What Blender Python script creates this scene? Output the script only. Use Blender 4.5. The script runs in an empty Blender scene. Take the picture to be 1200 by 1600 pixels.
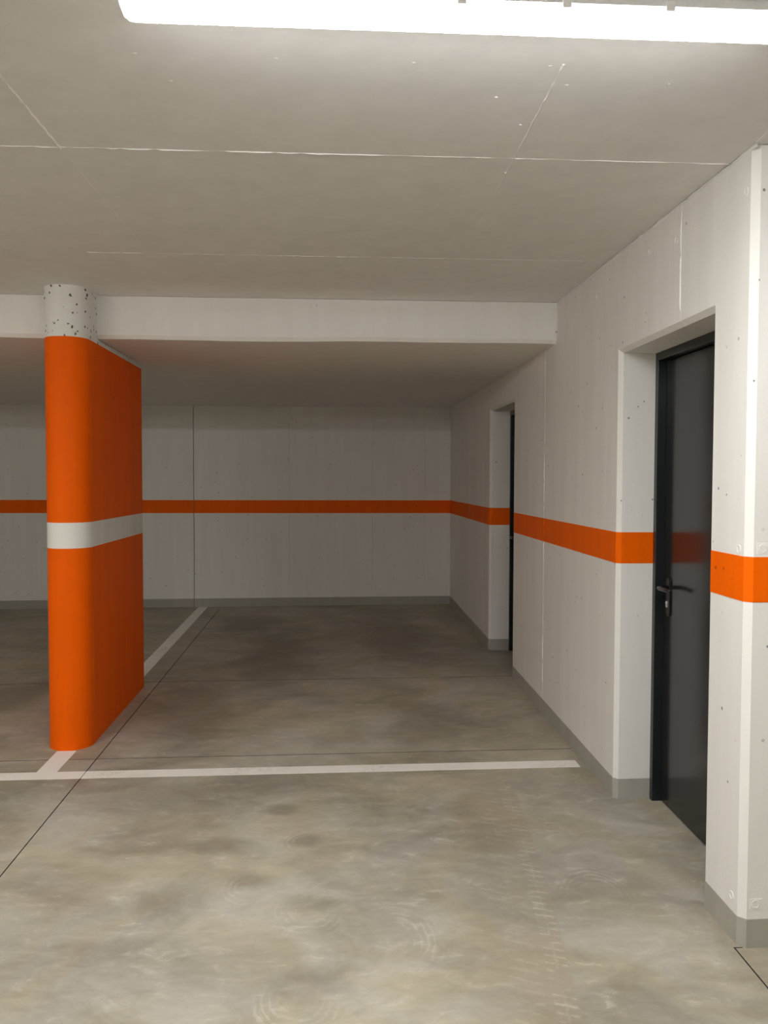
import bpy, math, random
from mathutils import Matrix, Vector

random.seed(7)
S = bpy.context.scene
C = S.collection

# ------------------------------------------------------------------ camera, world, exposure
EYE = 1.62
cam = bpy.data.cameras.new('camera')
cam.sensor_fit = 'HORIZONTAL'
cam.sensor_width = 36.0
cam.lens = 1301.1158 / 1200.0 * 36.0
cam.clip_start = 0.05
camo = bpy.data.objects.new('camera', cam)
C.objects.link(camo)
_yaw, _pitch, _roll = 0.0587, 0.0389, 0.0024
_F = Vector((math.sin(_yaw) * math.cos(_pitch), math.cos(_yaw) * math.cos(_pitch), -math.sin(_pitch)))
_r = Vector((math.cos(_yaw), -math.sin(_yaw), 0))
_u = _r.cross(_F)
_r2 = _r * math.cos(_roll) + _u * math.sin(_roll)
_u2 = _u * math.cos(_roll) - _r * math.sin(_roll)
camo.matrix_world = Matrix(((_r2.x, _u2.x, -_F.x, 0), (_r2.y, _u2.y, -_F.y, 0), (_r2.z, _u2.z, -_F.z, EYE), (0, 0, 0, 1)))
S.camera = camo

w = bpy.data.worlds.new('world')
S.world = w
w.use_nodes = True
w.node_tree.nodes['Background'].inputs[0].default_value = (0.9, 0.95, 1.0, 1)
w.node_tree.nodes['Background'].inputs[1].default_value = 0.0

LAMP_STRENGTH = 228.0
LAMP_FLANK = 0.02
LAMP_COLOR = (1.0, 0.995, 0.995)
S.view_settings.view_transform = 'Standard'
S.view_settings.look = 'None'
S.view_settings.gamma = 1.0
S.view_settings.use_curve_mapping = False
S.view_settings.exposure = 0.12
S.cycles.use_light_tree = False
S.cycles.adaptive_threshold = 0.02
S.cycles.max_bounces = 6
S.cycles.diffuse_bounces = 5
S.cycles.glossy_bounces = 2
S.cycles.caustics_reflective = False
S.cycles.caustics_refractive = False

# ------------------------------------------------------------------ measured layout (metres)
XR, YB = 1.361, 9.781            # right wall plane, back wall plane
ZC = EYE + 1.092                 # high ceiling
YBM = 5.098                      # front face of the dropped slab
XL, YF = -9.5, -6.0              # far ends of the garage
XE = 4.6
YC = 2.672                       # free end of the right wall
D1N, D1F, D1T = 2.956, 3.941, EYE + 0.608
D2N, D2F, D2T = 6.295, 7.270, EYE + 0.601
JD = 0.176                       # door set back in its opening
TH = 0.32
BH = 0.099                       # grey skirting
SEAM1, SEAM2 = 5.36, 3.245


def zl(y): return EYE + 0.838 + 0.0019 * (y - YBM)
def zf(x, y): return 0.014 * y + 0.0052 * x
def st0(y): return EYE - 0.408 + 0.0014 * y
def st1(y): return EYE - 0.257 + 0.0014 * y


# ------------------------------------------------------------------ node helpers
class NT:
    def __init__(self, name):
        self.m = bpy.data.materials.new(name)
        self.m.use_nodes = True
        self.t = self.m.node_tree
        self.b = self.t.nodes['Principled BSDF']
        self.geo = self.t.nodes.new('ShaderNodeNewGeometry')
        self.pos = self.geo.outputs['Position']
        self.dim = '3D'

    def put(self, sock, v):
        if isinstance(v, bpy.types.NodeSocket):
            self.t.links.new(v, sock)
        elif isinstance(v, (tuple, list)) and len(v) == 3 and sock.type == 'RGBA':
            sock.default_value = (*v, 1)
        else:
            sock.default_value = v

    def math(self, op, a, b=0.0, c=0.0, clamp=False):
        n = self.t.nodes.new('ShaderNodeMath')
        n.operation = op
        n.use_clamp = clamp
        for i, v in enumerate((a, b, c)):
            self.put(n.inputs[i], v)
        return n.outputs[0]

    def vec(self, op, a, b=(0, 0, 0)):
        n = self.t.nodes.new('ShaderNodeVectorMath')
        n.operation = op
        self.put(n.inputs[0], a)
        self.put(n.inputs[1], b)
        return n.outputs['Value'] if op in ('LENGTH', 'DISTANCE', 'DOT_PRODUCT') else n.outputs[0]

    def noise(self, scale, detail=4, rough=0.55, vec=None, dist=0.0):
        n = self.t.nodes.new('ShaderNodeTexNoise')
        n.noise_dimensions = self.dim
        n.inputs['Scale'].default_value = scale
        n.inputs['Detail'].default_value = detail
        n.inputs['Roughness'].default_value = rough
        n.inputs['Distortion'].default_value = dist
        self.put(n.inputs['Vector'], vec if vec is not None else self.pos)
        return n.outputs['Fac']

    def voro(self, scale, vec=None):
        n = self.t.nodes.new('ShaderNodeTexVoronoi')
        n.inputs['Scale'].default_value = scale
        self.put(n.inputs['Vector'], vec if vec is not None else self.pos)
        return n.outputs['Distance'], n.outputs['Color']

    def ramp(self, v, a, b, lo=0.0, hi=1.0, smooth=True):
        n = self.t.nodes.new('ShaderNodeMapRange')
        n.interpolation_type = 'SMOOTHSTEP' if smooth else 'LINEAR'
        for k, x in zip(('Value', 'From Min', 'From Max', 'To Min', 'To Max'), (v, a, b, lo, hi)):
            self.put(n.inputs[k], x)
        return n.outputs[0]

    def mix(self, f, a, b, mode='MIX'):
        n = self.t.nodes.new('ShaderNodeMix')
        n.data_type = 'RGBA'
        n.blend_type = mode
        self.put(n.inputs[0], f)
        self.put(n.inputs[6], a)
        self.put(n.inputs[7], b)
        return n.outputs[2]

    def sep(self, v):
        n = self.t.nodes.new('ShaderNodeSeparateXYZ')
        self.put(n.inputs[0], v)
        return n.outputs

    def hash3(self, colr):
        """three fresh random numbers per cell, unrelated to where its centre lies"""
        r = self.sep(colr)
        mixv = self.math('ADD', self.math('MULTIPLY', r[0], 37.7), self.math('ADD', self.math('MULTIPLY', r[1], 71.3), self.math('MULTIPLY', r[2], 53.9)))
        return [self.math('FRACT', self.math('MULTIPLY', mixv, k)) for k in (1.0, 1.37, 2.11)]

    def comb(self, x, y, z):
        n = self.t.nodes.new('ShaderNodeCombineXYZ')
        for i, v in enumerate((x, y, z)):
            self.put(n.inputs[i], v)
        return n.outputs[0]

    def bump(self, h, strength, dist):
        n = self.t.nodes.new('ShaderNodeBump')
        n.inputs['Strength'].default_value = strength
        n.inputs['Distance'].default_value = dist
        self.put(n.inputs['Height'], h)
        self.t.links.new(n.outputs[0], self.b.inputs['Normal'])

    def done(self, col=None, rough=None, metal=None, spec=None):
        for k, v in (('Base Color', col), ('Roughness', rough), ('Metallic', metal), ('Specular IOR Level', spec)):
            if v is not None:
                self.put(self.b.inputs[k], v)
        return self.m


def painted_concrete(name, col, pits=0.10, rough=0.65, pit_col=None, streak=0.014, big=0.0, bump=0.35, spec=0.3):
    """roller-painted cast concrete: faint streaks, blow holes and fine relief"""
    n = NT(name)
    st = n.noise(1.0, 3, 0.6, n.vec('MULTIPLY', n.pos, (9, 9, 0.9)))
    lo = tuple(c * (1 - 2 * streak) for c in col)
    hi = tuple(min(1, c * (1 + 2 * streak)) for c in col)
    c = n.mix(n.ramp(st, 0.25, 0.75), lo, hi)
    pc = pit_col or tuple(x * 0.30 for x in col)
    if big > 0:
        d2, rc2 = n.voro(34)
        r2 = n.hash3(rc2)
        wob = n.math('ADD', d2, n.ramp(n.noise(70, 1), 0.3, 0.7, -0.10, 0.10))
        pit = n.math('MULTIPLY', n.math('LESS_THAN', r2[0], big), n.math('LESS_THAN', wob, n.ramp(r2[1], 0.2, 1, 0.02, 0.32)))
        c = n.mix(n.math('MULTIPLY', pit, 0.92), c, pc)
    elif pits > 0:
        d, rc = n.voro(30)
        rs = n.hash3(rc)
        pit = n.math('MULTIPLY', n.math('LESS_THAN', rs[0], pits), n.math('LESS_THAN', d, n.ramp(rs[1], 0, 1, 0.03, 0.19)))
        c = n.mix(n.math('MULTIPLY', pit, n.ramp(rs[2], 0.1, 0.9, 0.25, 0.95)), c, pc)
    if bump:
        n.bump(n.noise(40, 2, 0.6), bump, 0.004)
    return n.done(c, rough, spec=spec)


def plain(name, col, rough=0.5, metal=0.0, spec=0.5, grain=60, amt=0.06, bump=0.05):
    n = NT(name)
    f = n.noise(grain, 3)
    c = n.mix(n.ramp(f, 0.3, 0.7), tuple(x * (1 - amt) for x in col), tuple(min(1, x * (1 + amt)) for x in col))
    if bump:
        n.bump(f, bump, 0.001)
    return n.done(c, rough, metal, spec)


def floor_material():
    n = NT('power_floated_concrete')
    x, y, _ = n.sep(n.pos)
    flat = n.comb(x, y, 0.0)
    n.dim = '2D'
    a = n.noise(0.9, 3, 0.6, flat, 0.6)
    b = n.noise(2.3, 7, 0.62, n.vec('MULTIPLY', flat, (0.85, 1.2, 1)), 0.5)
    g = n.noise(11, 6, 0.72, n.vec('MULTIPLY', flat, (0.7, 1.3, 1)), 0.35)
    v = n.math('ADD', n.math('MULTIPLY', n.ramp(a, 0.3, 0.7), 0.30), n.math('MULTIPLY', n.ramp(b, 0.30, 0.70), 0.42))
    v = n.math('ADD', v, n.math('MULTIPLY', n.ramp(g, 0.3, 0.75), 0.24))
    col = n.mix(n.math('MULTIPLY', v, 0.95, clamp=True), FLOOR_DARK, FLOOR_LIGHT)
    # warm / cool drift of the cement
    t = n.ramp(n.noise(1.7, 3, 0.6, n.vec('ADD', flat, (5, 2, 0)), 0.8), 0.36, 0.64)
    col = n.mix(n.math('MULTIPLY', t, 0.75), col, (0.98, 0.92, 0.76), 'MULTIPLY')
    # dust streaks left by trowelling
    col = n.mix(n.math('MULTIPLY', n.ramp(g, 0.58, 0.74), 0.28), col, DUST)
    # rubbed-in dirt where cars roll and stand
    warp = n.math('MULTIPLY', n.math('SUBTRACT', b, 0.5), 0.9)
    tot = None
    for (cx, cy, rx, ry, k) in STAINS:
        q = n.vec('MULTIPLY', n.vec('SUBTRACT', flat, (cx, cy, 0)), (1 / rx, 1 / ry, 0))
        wv = warp if rx > 0.25 else n.math('MULTIPLY', warp, 0.5)
        m = n.ramp(n.math('ADD', n.vec('LENGTH', q), wv), 1.05, 0.3, 0.0, k)
        tot = m if tot is None else n.math('MAXIMUM', tot, m)
    col = n.mix(tot, col, BR)
    # turning scuffs: rings of dust around a resting tyre
    tot = None
    for (cx, cy, r, k) in SCUFFS:
        q = n.vec('MULTIPLY', n.vec('SUBTRACT', flat, (cx, cy, 0)), (1.0, 0.75, 0))
        d = n.math('ADD', n.vec('LENGTH', q), n.math('MULTIPLY', warp, 0.10))
        ph = cx * 37.0 + cy * 11.0
        side = n.ramp(n.vec('DOT_PRODUCT', q, (math.cos(ph) / r, math.sin(ph) / r, 0)), -0.25, 0.7)
        ring = n.math('MULTIPLY', n.ramp(n.math('SINE', n.math('MULTIPLY', d, 260.0)), 0.0, 0.9), n.ramp(d, r, r * 0.6, 0.0, k))
        ring = n.math('MULTIPLY', ring, n.math('MULTIPLY', side, n.ramp(d, r * 0.15, r * 0.5)))
        tot = ring if tot is None else n.math('MAXIMUM', tot, ring)
    col = n.mix(n.math('MULTIPLY', tot, n.ramp(g, 0.36, 0.60, 0.08, 0.48)), col, DUST)
    # tyre print rolling along the bay
    tt = n.math('SUBTRACT', y, 2.356)
    xc = n.math('ADD', 0.728, n.math('SUBTRACT', n.math('MULTIPLY', tt, 0.135), n.math('MULTIPLY', n.math('MULTIPLY', tt, tt), 0.0215)))
    u = n.math('SUBTRACT', x, xc)
    span = n.math('MULTIPLY', n.ramp(y, 0.5, 2.0), n.ramp(y, 4.6, 3.9))
    zone = n.math('MULTIPLY', n.math('MULTIPLY', n.ramp(u, -0.42, -0.12), n.ramp(u, 0.012, -0.008)), span)
    col = n.mix(n.math('MULTIPLY', zone, n.ramp(b, 0.3, 0.7, 0.28, 0.62)), col, TYRE)
    worn = n.math('MULTIPLY', n.ramp(g, 0.36, 0.62), span)
    for (u0, u1, fq, k) in ((-0.075, -0.004, 150.0, 0.30), (-0.20, -0.10, 120.0, 0.13)):
        band = n.math('MULTIPLY', n.ramp(u, u0 - 0.004, u0 + 0.004), n.ramp(u, u1 + 0.004, u1 - 0.004))
        tread = n.ramp(n.math('SINE', n.math('ADD', n.math('MULTIPLY', y, fq), n.math('MULTIPLY', u, 55.0))), 0.45, 0.8)
        edge = n.ramp(n.math('ABSOLUTE', n.math('SUBTRACT', u, (u0 + u1) / 2)), 0.006, 0.002, 0.0, 0.45)
        m = n.math('MULTIPLY', n.math('MULTIPLY', band, n.math('MAXIMUM', tread, edge)), worn)
        col = n.mix(n.math('MULTIPLY', m, k), col, DUST)
    n.bump(g, 0.06, 0.003)
    return n.done(col, n.ramp(b, 0.3, 0.7, 0.46, 0.62), spec=0.35)


FLOOR_DARK, FLOOR_LIGHT = (0.282, 0.260, 0.212), (0.585, 0.556, 0.478)
BR, DUST, TYRE = (0.20, 0.17, 0.125), (0.70, 0.67, 0.58), (0.36, 0.30, 0.21)
STAINS = [(-0.90, 8.75, 0.45, 0.75, 0.55), (-0.50, 7.0, 0.42, 1.7, 0.50), (0.58, 7.9, 0.45, 1.5, 0.50),
          (-0.95, 5.6, 0.35, 1.0, 0.50), (0.55, 5.3, 0.32, 0.9, 0.35), (-2.3, 6.1, 0.4, 0.6, 0.55),
          (-0.85, 4.15, 0.8, 0.30, 0.35), (-0.5, 3.56, 0.17, 0.10, 0.45),
          (-0.253, 3.916, 0.11, 0.09, 0.50), (-0.135, 3.588, 0.11, 0.10, 0.55), (-0.34, 3.24, 0.13, 0.10, 0.52),
          (-0.62, 3.10, 0.24, 0.16, 0.28), (-0.10, 2.56, 0.15, 0.12, 0.38), (-0.09, 3.06, 0.15, 0.09, 0.40), (0.68, 3.50, 0.14, 0.13, 0.40)]
SCUFFS = [(-0.10, 3.02, 0.17, 0.7), (-0.11, 2.50, 0.17, 1.0), (-0.135, 3.57, 0.13, 0.9), (-0.34, 3.19, 0.13, 0.9),
          (1.0, 3.05, 0.18, 0.6), (0.20, 2.8, 0.20, 0.6)]

WHITE = (0.825, 0.81, 0.77)
M = dict(
    wall=painted_concrete('white_wall_paint', WHITE, 0.16),
    ceil=painted_concrete('white_ceiling_paint', (0.81, 0.80, 0.785), 0.0, streak=0.015, bump=0.08),
    beam=painted_concrete('white_slab_paint', (0.82, 0.805, 0.765), 0.012, streak=0.012, bump=0.2),
    cap=painted_concrete('white_pitted_paint', (0.80, 0.79, 0.75), 0.10, big=0.85, streak=0.012, pit_col=(0.09, 0.08, 0.065)),
    orange=painted_concrete('orange_wall_paint', (0.93, 0.135, 0.0005), 0.10, spec=0.08, rough=0.5, streak=0.02, pit_col=(0.25, 0.06, 0.01)),
    pillar=painted_concrete('orange_pillar_paint', (0.93, 0.125, 0.0005), 0.05, spec=0.08, rough=0.5, streak=0.02, pit_col=(0.22, 0.05, 0.01), bump=0.2),
    band=painted_concrete('white_pillar_paint', (0.82, 0.81, 0.77), 0.0, streak=0.02, bump=0.15),
    skirt=painted_concrete('grey_skirting_paint', (0.40, 0.385, 0.335), 0.02, rough=0.6, streak=0.03, bump=0.25),
    floor=floor_material(),
    joint=plain('dark_joint', (0.05, 0.045, 0.04), 0.9),
    frame=plain('anthracite_steel', (0.013, 0.016, 0.018), 0.28, 0.0, 0.5, 200, 0.04, 0.02),
    leaf=plain('anthracite_door_paint', (0.017, 0.018, 0.019), 0.19, 0.0, 0.5, 90, 0.03, 0.004),
    black=plain('black_handle_plastic', (0.010, 0.010, 0.011), 0.3, 0.0, 0.5, 200, 0.05, 0.02),
    steel=plain('nickel_lock', (0.75, 0.73, 0.70), 0.4, 0.6, 0.5, 200, 0.05, 0.02),
    housing=plain('light_grey_housing', (0.78, 0.78, 0.77), 0.4, 0.0, 0.5, 120, 0.03, 0.02),
    clip=plain('pale_clip_plastic', (0.88, 0.88, 0.86), 0.35, 0.0, 0.5, 120, 0.03, 0.02),
)


def line_paint():
    n = NT('worn_white_line_paint')
    f = n.noise(3, 5, 0.65)
    g = n.noise(38, 5, 0.7, None, 1.5)
    wear = n.math('MULTIPLY', n.ramp(f, 0.45, 0.68), n.ramp(g, 0.40, 0.62))
    c = n.mix(n.math('MULTIPLY', wear, 0.42), (0.93, 0.91, 0.84), (0.55, 0.50, 0.39))
    n.bump(g, 0.15, 0.002)
    return n.done(c, 0.55, spec=0.3)


def lamp_glow():
    n = NT('lit_diffuser')
    n.put(n.b.inputs['Emission Color'], LAMP_COLOR)
    # the light board inside faces down, so the flanks of the cover glow less than its underside
    nz = n.sep(n.geo.outputs['True Normal'])[2]
    n.put(n.b.inputs['Emission Strength'], n.ramp(nz, -0.60, -0.985, LAMP_STRENGTH * LAMP_FLANK, LAMP_STRENGTH, smooth=False))
    return n.done((0.9, 0.9, 0.88), 0.4)


M['line'] = line_paint()
M['glow'] = lamp_glow()


# ------------------------------------------------------------------ object helpers
def link(o, parent=None):
    C.objects.link(o)
    if parent is not None:
        o.parent = parent
    return o


def mesh(name, V, Fs, mat, parent=None, smooth=False):
    me = bpy.data.meshes.new(name)
    me.from_pydata([tuple(v) for v in V], [], Fs)
    me.update()
    me.materials.append(mat)
    if smooth:
        for p in me.polygons:
            p.use_smooth = True
    return link(bpy.data.objects.new(name, me), parent)


def tag(o, label, cat=None, kind=None, group=None):
    o['label'] = label
    if cat:
        o['category'] = cat
    if kind:
        o['kind'] = kind
    if group:
        o['group'] = group
    return o


def empty(name, loc=(0, 0, 0)):
    o = bpy.data.objects.new(name, None)
    o.location = loc
    o.empty_display_size = 0.1
    return link(o)


class MB:
    """collects pieces of ONE part"""
    def __init__(self):
        self.V, self.F = [], []

    def add(self, V, Fs):
        k = len(self.V)
        self.V += [tuple(v) for v in V]
        self.F += [tuple(i + k for i in f) for f in Fs]
        return self

    def box(self, x0, x1, y0, y1, z0, z1, c=0.0):
        if c <= 0:
            V = [(x, y, z) for z in (z0, z1) for y in (y0, y1) for x in (x0, x1)]
            return self.add(V, [(0, 2, 3, 1), (4, 5, 7, 6), (0, 1, 5, 4), (2, 6, 7, 3), (0, 4, 6, 2), (1, 3, 7, 5)])
        lo, hi = (x0, y0, z0), (x1, y1, z1)
        V, idx = [], {}
        for sx in (0, 1):
            for sy in (0, 1):
                for sz in (0, 1):
                    s = (sx, sy, sz)
                    for ax in range(3):
                        p = [hi[i] if s[i] else lo[i] for i in range(3)]
                        for i in range(3):
                            if i != ax:
                                p[i] += -c if s[i] else c
                        idx[(s, ax)] = len(V)
                        V.append(p)
        Fs = []
        for ax in range(3):
            o1, o2 = [i for i in range(3) if i != ax]
            for e in (0, 1):
                q = []
                for a, b in ((0, 0), (1, 0), (1, 1), (0, 1)):
                    s = [0, 0, 0]
                    s[ax], s[o1], s[o2] = e, a, b
                    q.append(idx[(tuple(s), ax)])
                flip = (e == 0) != (ax == 1)
                Fs.append(tuple(reversed(q)) if flip else tuple(q))
        for ax in range(3):
            o1, o2 = [i for i in range(3) if i != ax]
            for a in (0, 1):
                for b in (0, 1):
                    s0, s1 = [0, 0, 0], [0, 0, 0]
                    s0[o1] = s1[o1] = a
                    s0[o2] = s1[o2] = b
                    s1[ax] = 1
                    s0, s1 = tuple(s0), tuple(s1)
                    q = [idx[(s0, o1)], idx[(s1, o1)], idx[(s1, o2)], idx[(s0, o2)]]
                    Fs.append(tuple(q))
        for s in [(a, b, c_) for a in (0, 1) for b in (0, 1) for c_ in (0, 1)]:
            Fs.append(tuple(idx[(s, ax)] for ax in range(3)))
        return self.add(V, Fs)

    def build(self, name, mat, parent=None, smooth=False):
        o = mesh(name, self.V, self.F, mat, parent, smooth)
        import bmesh
        bm = bmesh.new()
        bm.from_mesh(o.data)
        bmesh.ops.recalc_face_normals(bm, faces=bm.faces)
        bm.to_mesh(o.data)
        bm.free()
        return o


def slab_mesh(poly, chams, depth, fn):
    """polygon (u,v) counter-clockwise, front face at w=0 with its own chamfer per edge, extruded to w=depth; fn maps (u,v,w)"""
    n = len(poly)
    inner = []
    for i in range(n):
        p = Vector(poly[i])
        a = (p - Vector(poly[i - 1])).normalized()
        b = (Vector(poly[(i + 1) % n]) - p).normalized()
        na, nb = Vector((-a.y, a.x)), Vector((-b.y, b.x))
        ca, cb = chams[i - 1], chams[i]
        det = na.x * nb.y - na.y * nb.x
        ra, rb = na.dot(p) + ca, nb.dot(p) + cb
        inner.append(((ra * nb.y - rb * na.y) / det, (na.x * rb - nb.x * ra) / det))
    V, Fs = [], []
    for i in range(n):
        V.append(fn(inner[i][0], inner[i][1], 0.0))
    for i in range(n):
        V.append(fn(poly[i][0], poly[i][1], max(chams[i - 1], chams[i])))
    for i in range(n):
        V.append(fn(poly[i][0], poly[i][1], depth))
    Fs.append(tuple(range(n)))
    Fs.append(tuple(reversed(range(2 * n, 3 * n))))
    for k in (0, 1):
        for i in range(n):
            j = (i + 1) % n
            Fs.append((k * n + i, (k + 1) * n + i, (k + 1) * n + j, k * n + j))
    return V, Fs


def slab(name, poly, chams, depth, fn, mat, parent):
    m = MB()
    m.add(*slab_mesh(poly, chams, depth, fn))
    return m.build(name, mat, parent)


def ribbon(mb, path, z0f, z1f, t=0.0015):
    """thin solid band following a plan polyline; the offset side is to the left of the walking direction"""
    n = len(path)
    off = []
    for i in range(n):
        d0 = (Vector(path[i]) - Vector(path[i - 1])).normalized() if i else None
        d1 = (Vector(path[i + 1]) - Vector(path[i])).normalized() if i < n - 1 else None
        if d0 is None: d0 = d1
        if d1 is None: d1 = d0
        n0, n1 = Vector((-d0.y, d0.x)), Vector((-d1.y, d1.x))
        m = (n0 + n1)
        m = m / max(0.2, m.dot(n0))
        off.append(Vector(path[i]) + m * t)
    V = []
    for i in range(n):
        p, q = path[i], off[i]
        V += [(p[0], p[1], z0f(*p)), (q.x, q.y, z0f(*p)), (q.x, q.y, z1f(*p)), (p[0], p[1], z1f(*p))]
    Fs = [(0, 1, 2, 3), tuple(4 * (n - 1) + k for k in (3, 2, 1, 0))]
    for i in range(n - 1):
        for k in range(4):
            Fs.append((4 * i + k, 4 * i + (k + 1) % 4, 4 * i + 4 + (k + 1) % 4, 4 * i + 4 + k))
    return mb.add(V, Fs)


def ridge(name, p0, p1, normal, mat, parent, width=0.006, height=0.0025, step=0.03, broken=0.3, wander=0.0015, rnd=None):
    """rough cast seam: a low irregular fin along a line"""
    rnd = rnd or random.Random(hash((round(p0[0], 3), round(p0[1], 3), round(p1[1], 3))) & 0xffff)
    a, b, nrm = Vector(p0), Vector(p1), Vector(normal).normalized()
    d = (b - a)
    L = d.length
    d.normalize()
    side = d.cross(nrm)
    n = max(2, min(260, int(L / step)))
    V, Fs = [], []
    base = 1.0
    for i in range(n + 1):
        base = max(0.5, min(1.4, base + rnd.uniform(-0.35, 0.35)))
        hh = height * (base if rnd.random() > broken else 0.15)
        ww = width * rnd.uniform(0.7, 1.25) * 0.5
        c = a + d * (L * i / n) + side * rnd.uniform(-wander, wander)
        V += [c - side * ww - nrm * 0.001, c - side * ww * 0.3 + nrm * hh, c + side * ww * 0.4 + nrm * hh * 0.9, c + side * ww - nrm * 0.001]
    for i in range(n):
        for k in range(4):
            Fs.append((4 * i + k, 4 * i + (k + 1) % 4, 4 * i + 4 + (k + 1) % 4, 4 * i + 4 + k))
    Fs += [(3, 2, 1, 0), tuple(4 * n + k for k in range(4))]
    m = MB()
    m.add(V, Fs)
    return m.build(name, mat, parent)


# ------------------------------------------------------------------ floor: sunk bed and sawn slabs
GAP = 0.0021
bed = MB()
bx = [(XL - 0.3, YF - 0.3), (XE + 0.3, YF - 0.3), (XE + 0.3, YB + 0.3), (XL - 0.3, YB + 0.3)]
bed.add([(x, y, zf(x, y) - 0.03) for x, y in bx] + [(x, y, zf(x, y) - 0.25) for x, y in bx],
        [(0, 1, 2, 3), (7, 6, 5, 4), (0, 4, 5, 1), (1, 5, 6, 2), (2, 6, 7, 3), (3, 7, 4, 0)])
floor = tag(bed.build('floor', M['joint']), 'grey mottled concrete garage floor divided by thin sawn joints', 'floor', 'structure')
CUT, K1, K2 = -1.329, 4.674, 6.354
XJ, YJ = 1.345, 2.676
OUT = 1.9


def floor_slab(poly):
    def fn(u, v, wd): return (u, v, zf(u, v) - wd)
    o = slab('slab', poly, [0.0006] * len(poly), 0.029, fn, M['floor'], floor)
    o.data.materials.append(M['joint'])
    for p in o.data.polygons:
        p.material_index = 0 if p.normal.z > 0.9 else 1
    return o


def rect(x0, x1, y0, y1): return [(x0, y0), (x1, y0), (x1, y1), (x0, y1)]


g = GAP
ys = [YF - 0.2, K1, K2, YB + 0.2]
h = 0.0028
for i in range(3):
    floor_slab(rect(XL - 0.2, CUT - g, ys[i] + h, ys[i + 1] - h))
for i in (1, 2):
    floor_slab(rect(CUT + g, OUT, ys[i] + h, ys[i + 1] - h))
floor_slab([(CUT + g, ys[0]), (XJ - g, ys[0]), (XJ - g, YJ + g), (OUT, YJ + g), (OUT, K1 - h), (CUT + g, K1 - h)])
floor_slab(rect(XJ + g, XE + 0.2, ys[0], YJ - g))

# ------------------------------------------------------------------ ceiling: high slab, dropped slab, formwork seams
cm = MB()
cm.box(XL - 0.3, XE + 0.3, YF - 0.3, YB + 0.3, ZC, ZC + 0.25)
ceiling = tag(cm.build('ceiling', M['ceil']), 'white painted concrete ceiling with formwork seams', 'ceiling', 'structure')
# dropped slab with a slightly uneven chamfered lower edge
nx = 64
V, Fs = [], []
x0, x1 = XL, XR
rb = random.Random(3)
for i in range(nx + 1):
    x = x0 + (x1 - x0) * i / nx
    dz = 0.004 * math.sin(x * 2.1) + 0.002 * math.sin(x * 5.3 + 1) + rb.uniform(-0.0012, 0.0012)
    zz = zl(YBM) + dz
    V += [(x, YBM, ZC - 0.002), (x, YBM, zz + 0.022), (x, YBM + 0.016, zz), (x, YB, zl(YB)), (x, YB, ZC - 0.002)]
for i in range(nx):
    for k in range(5):
        Fs.append((5 * i + k, 5 * i + (k + 1) % 5, 5 * i + 5 + (k + 1) % 5, 5 * i + 5 + k))
Fs += [(0, 1, 2, 3, 4), tuple(5 * nx + k for k in (4, 3, 2, 1, 0))]
m = MB()
m.add(V, Fs)
tag(m.build('dropped_slab', M['beam'], ceiling), 'lower white ceiling slab with a deep front edge')
DN = (0, 0, -1)
for p0, p1, wd, ht, br in (((-6.0, 2.845), (XR - 0.005, 2.845), 0.0055, 0.0026, 0.25),
                           ((-1.2, 4.135), (XR - 0.01, 4.135), 0.006, 0.0019, 0.4),
                           ((-0.907, 0.2), (-0.907, 2.86), 0.010, 0.0034, 0.05), ((-0.907, 2.86), (-0.895, 4.3), 0.007, 0.0018, 0.25),
                           ((0.60, 2.20), (0.607, 2.845), 0.008, 0.0032, 0.25), ((0.607, 2.845), (0.617, 3.95), 0.006, 0.0020, 0.45)):
    ridge('formwork_seam', (*p0, ZC), (*p1, ZC), DN, M['ceil'], ceiling, wd, ht, 0.022, br)
# bead in the angle between ceiling and wall
ridge('formwork_seam', (XR - 0.001, YC - 0.02, ZC - 0.007), (XR - 0.001, YBM, ZC - 0.006), (-1, 0, 0), M['ceil'], ceiling, 0.013, 0.004, 0.02, 0.2, 0.002)
ridge('formwork_seam', (XR - 0.004, YC - 0.9, ZC), (XR - 0.004, YC - 0.02, ZC), DN, M['ceil'], ceiling, 0.010, 0.004, 0.02, 0.2, 0.002)
# small paint lumps on the ceiling
for (x, y) in ((-0.514, 2.215), (-0.152, 2.218), (0.206, 2.218), (0.567, 2.212), (0.639, 2.315), (0.459, 2.40), (0.92, 2.289), (0.605, 2.977), (-0.45, 2.36), (0.57, 2.58)):
    r, k = 0.007, 8
    V = [(x, y, ZC - 0.0022)] + [(x + r * 0.6 * math.cos(a), y + r * 0.35 * math.sin(a), ZC - 0.0018) for a in [2 * math.pi * i / k for i in range(k)]] \
        + [(x + r * math.cos(a), y + r * 0.7 * math.sin(a), ZC + 0.0005) for a in [2 * math.pi * i / k for i in range(k)]]
    Fs = [(0, 1 + i, 1 + (i + 1) % k) for i in range(k)] + [(1 + i, 1 + k + i, 1 + k + (i + 1) % k, 1 + (i + 1) % k) for i in range(k)]
    mesh('paint_lump', V, Fs, M['ceil'], ceiling)

# ------------------------------------------------------------------ walls of cast panels
CH = 0.020                        # chamfer round the door openings
T = 0.0012
ZB = -0.14
ZT = ZC - 0.003
m = MB()
m.box(XR + TH, XR + TH + 0.15, YC, YB + TH, ZB, ZT)
wall_right = tag(m.build('wall_right', M['joint']), 'white painted concrete wall with orange band and two recessed dark doors', 'wall', 'structure')


def wallR(poly, chams):
    return slab('panel', poly, chams, TH, lambda u, v, wd: (XR + wd, u, v), M['wall'], wall_right)


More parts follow.
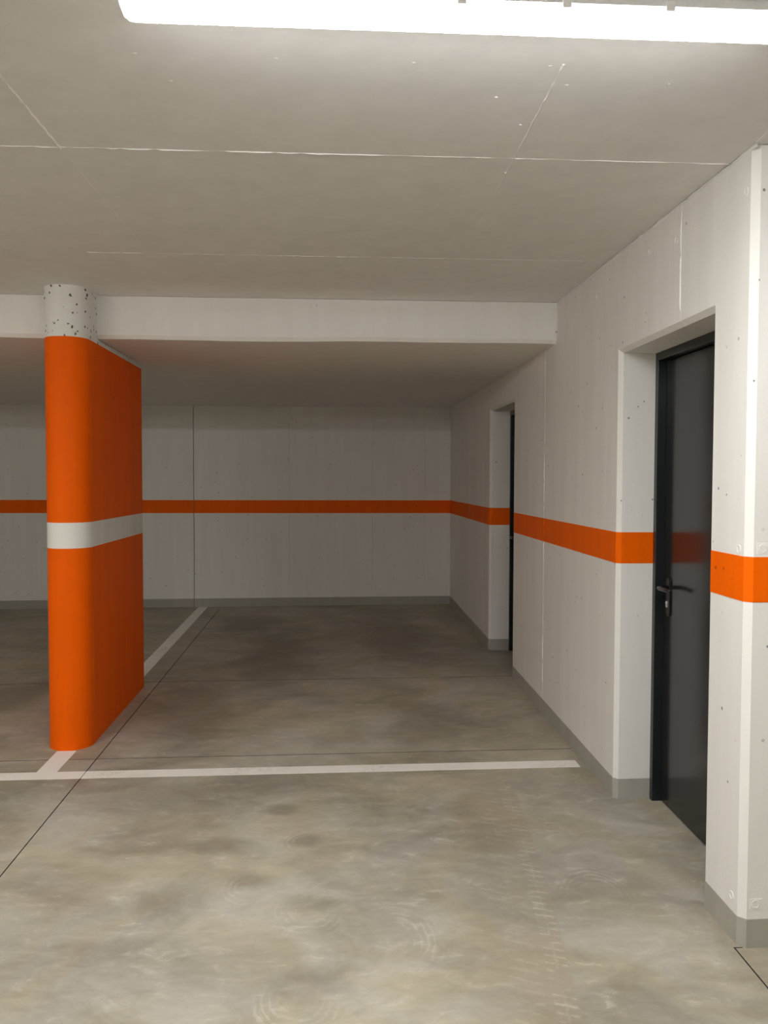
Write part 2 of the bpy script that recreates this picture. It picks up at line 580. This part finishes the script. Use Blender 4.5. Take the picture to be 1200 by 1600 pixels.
sg = 0.001
wallR([(8.40 + sg, ZB), (YB, ZB), (YB, ZT), (8.40 + sg, ZT)], [T] * 4)
wallR([(SEAM1 + sg, ZB), (D2N, ZB), (D2N, D2T), (D2F, D2T), (D2F, ZB), (8.40 - sg, ZB), (8.40 - sg, ZT), (SEAM1 + sg, ZT)],
      [T, CH, CH, CH, T, T, T, T])
wallR([(SEAM2 + sg, D1T), (D1F, D1T), (D1F, ZB), (SEAM1 - sg, ZB), (SEAM1 - sg, ZT), (SEAM2 + sg, ZT)], [CH, CH, T, T, T, T])
wallR([(YC, ZB), (D1N, ZB), (D1N, D1T), (SEAM2 - sg, D1T), (SEAM2 - sg, ZT), (YC, ZT)], [T, CH, CH, T, T, 0.022])
WN = (-1, 0, 0)
for za, zb, mt in ((0.19, st0(SEAM1), 'wall'), (st0(SEAM1), st1(SEAM1), 'orange'), (st1(SEAM1), ZT - 0.26, 'wall')):
    ridge('formwork_seam', (XR, SEAM1, za), (XR, SEAM1, zb), WN, M[mt], wall_right, 0.007, 0.003, 0.03, 0.1, 0.001)
ridge('formwork_seam', (XR, SEAM2, D1T + 0.02), (XR, SEAM2, ZT), WN, M['wall'], wall_right, 0.009, 0.0035, 0.02, 0.1, 0.0012)
ridge('formwork_seam', (XR, 8.40, 0.24), (XR, 8.40, EYE + 0.83), WN, M['wall'], wall_right, 0.006, 0.002, 0.04, 0.2, 0.001)
ridge('formwork_seam', (XR, 7.62, 0.24), (XR, 7.62, EYE + 0.83), WN, M['wall'], wall_right, 0.005, 0.0012, 0.04, 0.3, 0.001)
ridge('formwork_seam', (XR, 4.33, 0.2), (XR, 4.33, ZT), WN, M['wall'], wall_right, 0.005, 0.0006, 0.04, 0.4, 0.001)


def tie_plug(p, nrm, up, r, parent, square):
    """filled formwork tie hole: a low plate with a raised ring"""
    p, nrm, up = Vector(p), Vector(nrm), Vector(up)
    sd = up.cross(nrm)
    k = 18
    V, Fs = [], []
    def ringv(rad, h):
        for i in range(k):
            a = 2 * math.pi * i / k
            V.append(p + sd * rad * math.cos(a) + up * rad * math.sin(a) + nrm * h)
    prof = [(r, -0.0005), (r * 0.93, 0.0020), (r * 0.74, 0.0022), (r * 0.66, 0.0006), (r * 0.3, 0.0004), (0.0005, 0.0004)]
    for rad, h in prof:
        ringv(rad, h)
    for j in range(len(prof) - 1):
        for i in range(k):
            Fs.append((j * k + i, j * k + (i + 1) % k, (j + 1) * k + (i + 1) % k, (j + 1) * k + i))
    mb = MB()
    mb.add(V, Fs)
    if square:
        q = [(-1.35, -1.25), (1.5, -1.25), (1.5, 1.25), (-1.35, 1.25)]
        V2 = [p + sd * a * r + up * b * r - nrm * 0.0005 for a, b in q] + [p + sd * a * r * 0.95 + up * b * r * 0.95 + nrm * 0.0012 for a, b in q]
        mb.add(V2, [(4, 5, 6, 7)] + [(i, (i + 1) % 4, 4 + (i + 1) % 4, 4 + i) for i in range(4)])
    return mb.build('tie_plug', M['wall'], parent)


for (y, z) in ((2.725, 0.957), (3.291, 0.959), (3.578, 0.99), (4.312, 0.958), (2.735, -1.425), (2.73, -0.232)):
    tie_plug((XR, y, EYE + z), WN, (0, 0, 1), 0.016, wall_right, False)

m = MB()
m.box(XR + TH, XE, YC, YC + 0.30, ZB, ZT)
wall_return = tag(m.build('wall_front', M['wall']), 'short white return wall round the chamfered corner', 'wall', 'structure')
for z in (-1.425, -0.225):
    tie_plug((XR + 0.052, YC, EYE + z), (0, -1, 0), (0, 0, 1), 0.015, wall_right, True)

# back wall
m = MB()
m.box(XL, XR + TH, YB + 0.25, YB + 0.40, ZB, ZT)
wall_back = tag(m.build('wall_back', M['joint']), 'white concrete back wall of the parking bays with an orange band', 'wall', 'structure')
BJ = [XL, -4.55, -1.638, -0.535, 0.439, 1.059, XR]
BG = [0, 0.003, 0.0035, 0.0006, 0.0006, 0.0006, 0]
for i in range(6):
    a, b = BJ[i] + BG[i], BJ[i + 1] - BG[i + 1]
    slab('panel', rect(a, b, ZB, ZT), [T] * 4, 0.25, lambda u, v, wd: (u, YB + wd, v), M['wall'], wall_back)

# the rest of the garage, behind and beside the viewpoint
m = MB()
m.box(XL - 0.25, XL, YF, YB + 0.25, ZB, ZT)
tag(m.build('wall_left', M['wall']), 'plain white wall at the far end of the garage', 'wall', 'structure')
m = MB()
m.box(XL - 0.25, XE + 0.25, YF - 0.25, YF, ZB, ZT)
tag(m.build('wall_rear', M['wall']), 'plain white wall behind the driving aisle', 'wall', 'structure')
m = MB()
m.box(XE, XE + 0.25, YF, YC + 0.3, ZB, ZT)
tag(m.build('wall_side', M['wall']), 'plain white wall closing the driving aisle', 'wall', 'structure')

# ------------------------------------------------------------------ orange bands and grey skirting
CC = 0.022
P1 = [(XE, YC), (XR + CC, YC), (XR, YC + CC), (XR, D1N - CH), (XR + CH, D1N), (XR + JD, D1N)]
P2 = [(XR + JD, D1F), (XR + CH, D1F), (XR, D1F + CH), (XR, SEAM1), (XR, D2N - CH), (XR + CH, D2N), (XR + JD, D2N)]
P3 = [(XR + JD, D2F), (XR + CH, D2F), (XR, D2F + CH), (XR, YB)]
f0 = lambda x, y: st0(y)
f1 = lambda x, y: st1(y)
for p in (P1, P2, P3):
    m = MB()
    ribbon(m, p, f0, f1, 0.0010)
    tag(m.build('orange_band', M['orange'], wall_right), 'flat orange painted band')
mb_o, mb_s = MB(), MB()
for (a, b) in ((XR, -1.638 + 0.003), (-1.638 - 0.003, XL)):
    ribbon(mb_o, [(a, YB), (b, YB)], f0, f1, 0.0010)
    ribbon(mb_s, [(a, YB), (b, YB)], lambda x, y: zf(x, y) - 0.02, lambda x, y: zf(x, y) + BH, 0.002)
tag(mb_o.build('orange_band', M['orange'], wall_back), 'flat orange painted band')
tag(mb_s.build('baseboard_back', M['skirt']), 'grey painted skirting along the back wall of the bays', 'skirting', 'structure')
for p, lab in ((P1, 'grey painted skirting round the chamfered corner before the nearer door'),
               (P2, 'grey painted skirting between the two dark doors'), (P3, 'grey painted skirting between the farther door and the back wall')):
    m = MB()
    ribbon(m, p, lambda x, y: zf(x, y) - 0.02, lambda x, y: zf(x, y) + BH, 0.002)
    tag(m.build('baseboard_right', M['skirt']), lab, 'skirting', 'structure')

# ------------------------------------------------------------------ doors
FW, FD = 0.034, 0.042             # frame face and rebate depth


def tube(mb, pts, rad, k=12, flat=1.0, up=(0, 0, 1)):
    """swept ellipse"""
    rings = []
    n = len(pts)
    for i in range(n):
        p = Vector(pts[i])
        d = (Vector(pts[min(n - 1, i + 1)]) - Vector(pts[max(0, i - 1)])).normalized()
        a = Vector(up)
        s = d.cross(a).normalized()
        a = s.cross(d)
        r = rad[i] if isinstance(rad, (list, tuple)) else rad
        rings.append([p + s * r * math.cos(2 * math.pi * j / k) + a * r * flat * math.sin(2 * math.pi * j / k) for j in range(k)])
    V = [v for r in rings for v in r]
    Fs = []
    for i in range(n - 1):
        for j in range(k):
            Fs.append((i * k + j, i * k + (j + 1) % k, (i + 1) * k + (j + 1) % k, (i + 1) * k + j))
    Fs += [tuple(reversed(range(k))), tuple((n - 1) * k + j for j in range(k))]
    return mb.add(V, Fs)


def door(name, yn, yf, zt, label):
    z0 = zf(XR + JD, yn)
    z1 = zf(XR + JD, yf)
    xf = XR + JD
    d = empty(name, (xf, (yn + yf) / 2, (z0 + z1) / 2))
    tag(d, label, 'door', 'structure')
    inv = Matrix.Translation(-d.location)

    def put(mb, nm, mat, parent=None, smooth=False):
        o = mb.build(nm, mat, None, smooth)
        if parent is None:
            o.parent = d
            o.matrix_parent_inverse = inv
        else:
            o.parent = parent
            o.matrix_parent_inverse = Matrix.Identity(4)
        return o
    fr = MB()
    fr.box(xf, xf + 0.10, yf - FW, yf, z1 - 0.005, zt, 0.0015)
    put(fr, 'frame_post', M['frame'])
    fr = MB()
    fr.box(xf, xf + 0.10, yn, yn + FW, z0 - 0.005, zt, 0.0015)
    put(fr, 'frame_post', M['frame'])
    fr = MB()
    fr.box(xf, xf + 0.10, yn + FW, yf - FW, zt - FW - 0.004, zt, 0.0015)
    put(fr, 'frame_head', M['frame'])
    # leaf, its lower edge follows the sloping floor
    ya, yb, xl = yn + FW + 0.004, yf - FW - 0.004, xf + FD
    top = zt - FW - 0.008
    lf = MB()
    lf.add(*slab_mesh([(ya, z0 + 0.006), (yb, z1 + 0.006), (yb, top), (ya, top)], [0.002] * 4, 0.05, lambda u, v, wd: (xl + wd, u, v)))
    put(lf, 'leaf', M['leaf'])
    # long escutcheon with rounded ends, lever with neck, profile cylinder
    hy, hz = yf - FW - 0.070, EYE - 0.507 if name == 'door_1' else EYE - 0.50
    es = MB()
    k, hw, t = 10, 0.019, 0.009
    cz0, cz1 = hz - 0.118, hz + 0.030
    out = [(hy + hw * math.cos(a), cz1 + hw * math.sin(a)) for a in [math.pi * i / k for i in range(k + 1)]] + \
          [(hy + hw * math.cos(a), cz0 + hw * math.sin(a)) for a in [math.pi + math.pi * i / k for i in range(k + 1)]]
    es.add(*slab_mesh(out, [0.002] * len(out), t, lambda u, v, wd: (xl - t + wd, u, v)))
    put(es, 'escutcheon', M['black'])
    lv = MB()
    n0 = xl - t
    path = [(n0 + 0.002, hy, hz), (n0 - 0.025, hy, hz), (n0 - 0.038, hy - 0.003, hz), (n0 - 0.046, hy - 0.012, hz), (n0 - 0.049, hy - 0.028, hz),
            (n0 - 0.049, hy - 0.07, hz), (n0 - 0.048, hy - 0.105, hz), (n0 - 0.044, hy - 0.122, hz), (n0 - 0.034, hy - 0.130, hz)]
    tube(lv, path, [0.011, 0.010, 0.0105, 0.011, 0.011, 0.0105, 0.010, 0.010, 0.009], 12, 0.95)
    put(lv, 'lever_handle', M['black'], None, True)
    cy = MB()
    prof = []
    cz = hz - 0.072
    for i in range(13):
        a = -0.9 + (math.pi + 1.8) * i / 12
        prof.append((hy + 0.0085 * math.cos(a), cz + 0.0085 * math.sin(a)))
    prof += [(hy - 0.005, cz - 0.022), (hy + 0.005, cz - 0.022)]
    cy.add(*slab_mesh(prof, [0.0005] * len(prof), 0.006, lambda u, v, wd: (n0 - 0.006 + wd, u, v)))
    put(cy, 'lock_cylinder', M['steel'])
    # hinges on the near side
    for hzz in (zt - 0.25, z0 + 0.25):
        hb = MB()
        tube(hb, [(xl - 0.006, ya - 0.002, hzz - 0.05), (xl - 0.006, ya - 0.002, hzz + 0.05)], 0.0075, 12, 1.0, (1, 0, 0))
        put(hb, 'hinge', M['frame'])
    return d


door('door_1', D1N, D1F, D1T, 'dark anthracite steel door nearest the chamfered corner, handle in view')
door('door_2', D2N, D2F, D2T, 'dark anthracite steel door farther along, seen as a thin sliver')

# ------------------------------------------------------------------ pillar
PX, PR = -1.541, 0.125
PF, PBK = 4.943, 6.228
ZW0, ZW1, ZO = EYE - 0.397, EYE - 0.250, EYE + 0.804
pil = tag(empty('pillar', (PX, (PF + PBK) / 2, zf(PX, 5.5))), 'round-nosed orange concrete pillar with white band and pitted white top', 'pillar')
pinv = Matrix.Translation(-pil.location)


def plan(yback, k=28, c=0.006):
    pts = [(PX + PR * math.cos(a), PF + PR * math.sin(a)) for a in [math.pi + math.pi * i / k for i in range(k + 1)]]
    return pts + [(PX + PR, yback - c), (PX + PR - c, yback), (PX - PR + c, yback), (PX - PR, yback - c)]


def pillar_piece(name, z0, z1, mat, yback=PBK, top=None, foot=False, c=0.006):
    pts = plan(yback, c=c)
    n = len(pts)
    V = [(x, y, zf(x, y) if foot else z0) for x, y in pts] + [(x, y, top(y) if top else z1) for x, y in pts]
    Fs = [tuple(reversed(range(n))), tuple(range(n, 2 * n))] + [(i, (i + 1) % n, n + (i + 1) % n, n + i) for i in range(n)]
    o = mesh(name, V, Fs, mat)
    for p in o.data.polygons:
        p.use_smooth = len(p.vertices) == 4 and abs(p.normal.z) < 0.1 and p.center.y < PF
    for e in o.data.edges:
        if e.vertices[0] // n == e.vertices[1] // n:
            e.use_edge_sharp = True
    o.parent = pil
    o.matrix_parent_inverse = pinv
    return o


tag(pillar_piece('shaft', 0, ZW0, M['pillar'], foot=True), 'orange lower shaft')
tag(pillar_piece('white_band', ZW0, ZW1, M['band']), 'white painted band')
tag(pillar_piece('shaft', ZW1, ZO, M['pillar']), 'orange upper shaft')
tag(pillar_piece('collar', ZO, 0, M['cap'], top=lambda y: zl(y) - 0.006), 'thin white unpainted-orange collar')
tag(pillar_piece('pillar_head', EYE + 0.832, ZC, M['cap'], yback=YBM - 0.002, c=0.001), 'white pitted head in front of the slab edge')
for y, h in ((PF + 0.004, 0.0012), (5.72, 0.0010)):
    for (za, zb, mt) in ((zf(PX, y), ZW0, 'pillar'), (ZW0, ZW1, 'band'), (ZW1, ZO, 'pillar')):
        o = ridge('formwork_seam', (PX + PR, y, za), (PX + PR, y, zb), (1, 0, 0), M[mt], None, 0.005, h, 0.03, 0.1, 0.0006)
        o.parent = pil
        o.matrix_parent_inverse = pinv

o = tie_plug((PX + PR, 5.415, EYE - 1.372), (1, 0, 0), (0, 0, 1), 0.016, None, False)
o.data.materials[0] = M['pillar']
o.parent = pil
o.matrix_parent_inverse = pinv

# ------------------------------------------------------------------ parking lines
YL0, YL1 = 4.379, 4.484
LX, LW = -1.536, 0.054
LT = 0.0012


def line_piece(mb, poly):
    n = len(poly)
    V = [(x, y, zf(x, y) + LT) for x, y in poly] + [(x, y, zf(x, y) + 0.0001) for x, y in poly]
    mb.add(V, [tuple(range(n)), tuple(reversed(range(n, 2 * n)))] + [(i, n + i, n + (i + 1) % n, (i + 1) % n) for i in range(n)])


m = MB()
line_piece(m, rect(-7.2, CUT - GAP, YL0, YL1))
line_piece(m, rect(CUT + GAP, XR - 0.035, YL0, YL1))
tag(m.build('parking_line', M['line']), 'worn white line painted across the front of the parking bay', 'floor marking')
m = MB()
line_piece(m, rect(LX - LW, LX + LW, YL1, K1 - h))
line_piece(m, rect(LX - LW, LX + LW, K1 + h, PF - PR))
tag(m.build('parking_line', M['line']), 'short white line stub between the nose of the pillar and the cross line', 'floor marking')
m = MB()
line_piece(m, rect(LX - LW, LX + LW, PBK, YB - 0.004))
tag(m.build('parking_line', M['line']), 'white line running from behind the pillar to the back wall', 'floor marking')


# ------------------------------------------------------------------ luminaires
def luminaire(x0, x1, y, label):
    t = empty('ceiling_lamp', ((x0 + x1) / 2, y, ZC))
    tag(t, label, 'lamp', None, 'linear ceiling lamps of the garage')
    L = (x1 - x0) / 2
    hb = MB()
    # housing: tray with sloping sides
    def loft(mb, prof, stations):
        n = len(prof)
        V = []
        for xs, sy, sz, zref in stations:
            V += [(xs, p[0] * sy, zref + (p[1] - zref) * sz) for p in prof]
        Fs = []
        for i in range(len(stations) - 1):
            for j in range(n):
                Fs.append((i * n + j, i * n + (j + 1) % n, (i + 1) * n + (j + 1) % n, (i + 1) * n + j))
        Fs += [tuple(reversed(range(n))), tuple((len(stations) - 1) * n + j for j in range(n))]
        mb.add(V, Fs)
    loft(hb, [(-0.026, 0.0), (-0.036, -0.014), (-0.037, -0.034), (0.037, -0.034), (0.036, -0.014), (0.026, 0.0)],
         [(-L, 0.72, 1, 0), (-L + 0.006, 0.9, 1, 0), (-L + 0.02, 1, 1, 0), (L - 0.02, 1, 1, 0), (L - 0.006, 0.9, 1, 0), (L, 0.72, 1, 0)])
    hb.build('housing', M['housing'], t)
    db = MB()
    prof = [(-0.0374, -0.033), (-0.0365, -0.048), (-0.0325, -0.062), (-0.024, -0.074), (-0.012, -0.081), (0, -0.083), (0.012, -0.081), (0.024, -0.074), (0.0325, -0.062), (0.0365, -0.048), (0.0374, -0.033)]
    q = -0.033
    e = [(0.004, 0.66, 0.10), (0.006, 0.80, 0.50), (0.012, 0.92, 0.78), (0.022, 0.98, 0.94), (0.036, 1, 1)]
    loft(db, prof, [(-L + a, b, c_, q) for a, b, c_ in e] + [(L - a, b, c_, q) for a, b, c_ in reversed(e)])
    db.build('diffuser', M['glow'], t)
    k = int((2 * L - 0.1) / 0.2345)
    off = 0.279 - (x0 + x1) / 2
    for i in range(-8, 9):
        xc = off + i * 0.235
        if abs(xc) > L - 0.05:
            continue
        for s in (-1, 1):
            cb = MB()
            cb.box(xc - 0.010, xc + 0.010, min(s * 0.0365, s * 0.042), max(s * 0.0365, s * 0.042), -0.044, -0.022, 0.0012)
            cb.build('clip', M['clip'], t)
    return t


luminaire(-0.476, 1.06, 1.903, 'long glowing white ceiling lamp above the front of the bay')
# the same lamps carry on along the aisle, outside the picture
for i, (xa, ya) in enumerate(((-3.70, 1.903), (-6.90, 1.903), (-0.476, -1.9), (-3.70, -1.9), (-6.90, -1.9))):
    luminaire(xa, xa + 1.536, ya, ('glowing ceiling lamp next in the row beyond the pillar, outside the picture', 'glowing ceiling lamp last in the row beyond the pillar, outside the picture',
              'glowing ceiling lamp over the aisle behind the viewpoint', 'second glowing ceiling lamp over the aisle behind the viewpoint',
              'last glowing ceiling lamp over the aisle behind the viewpoint')[i])
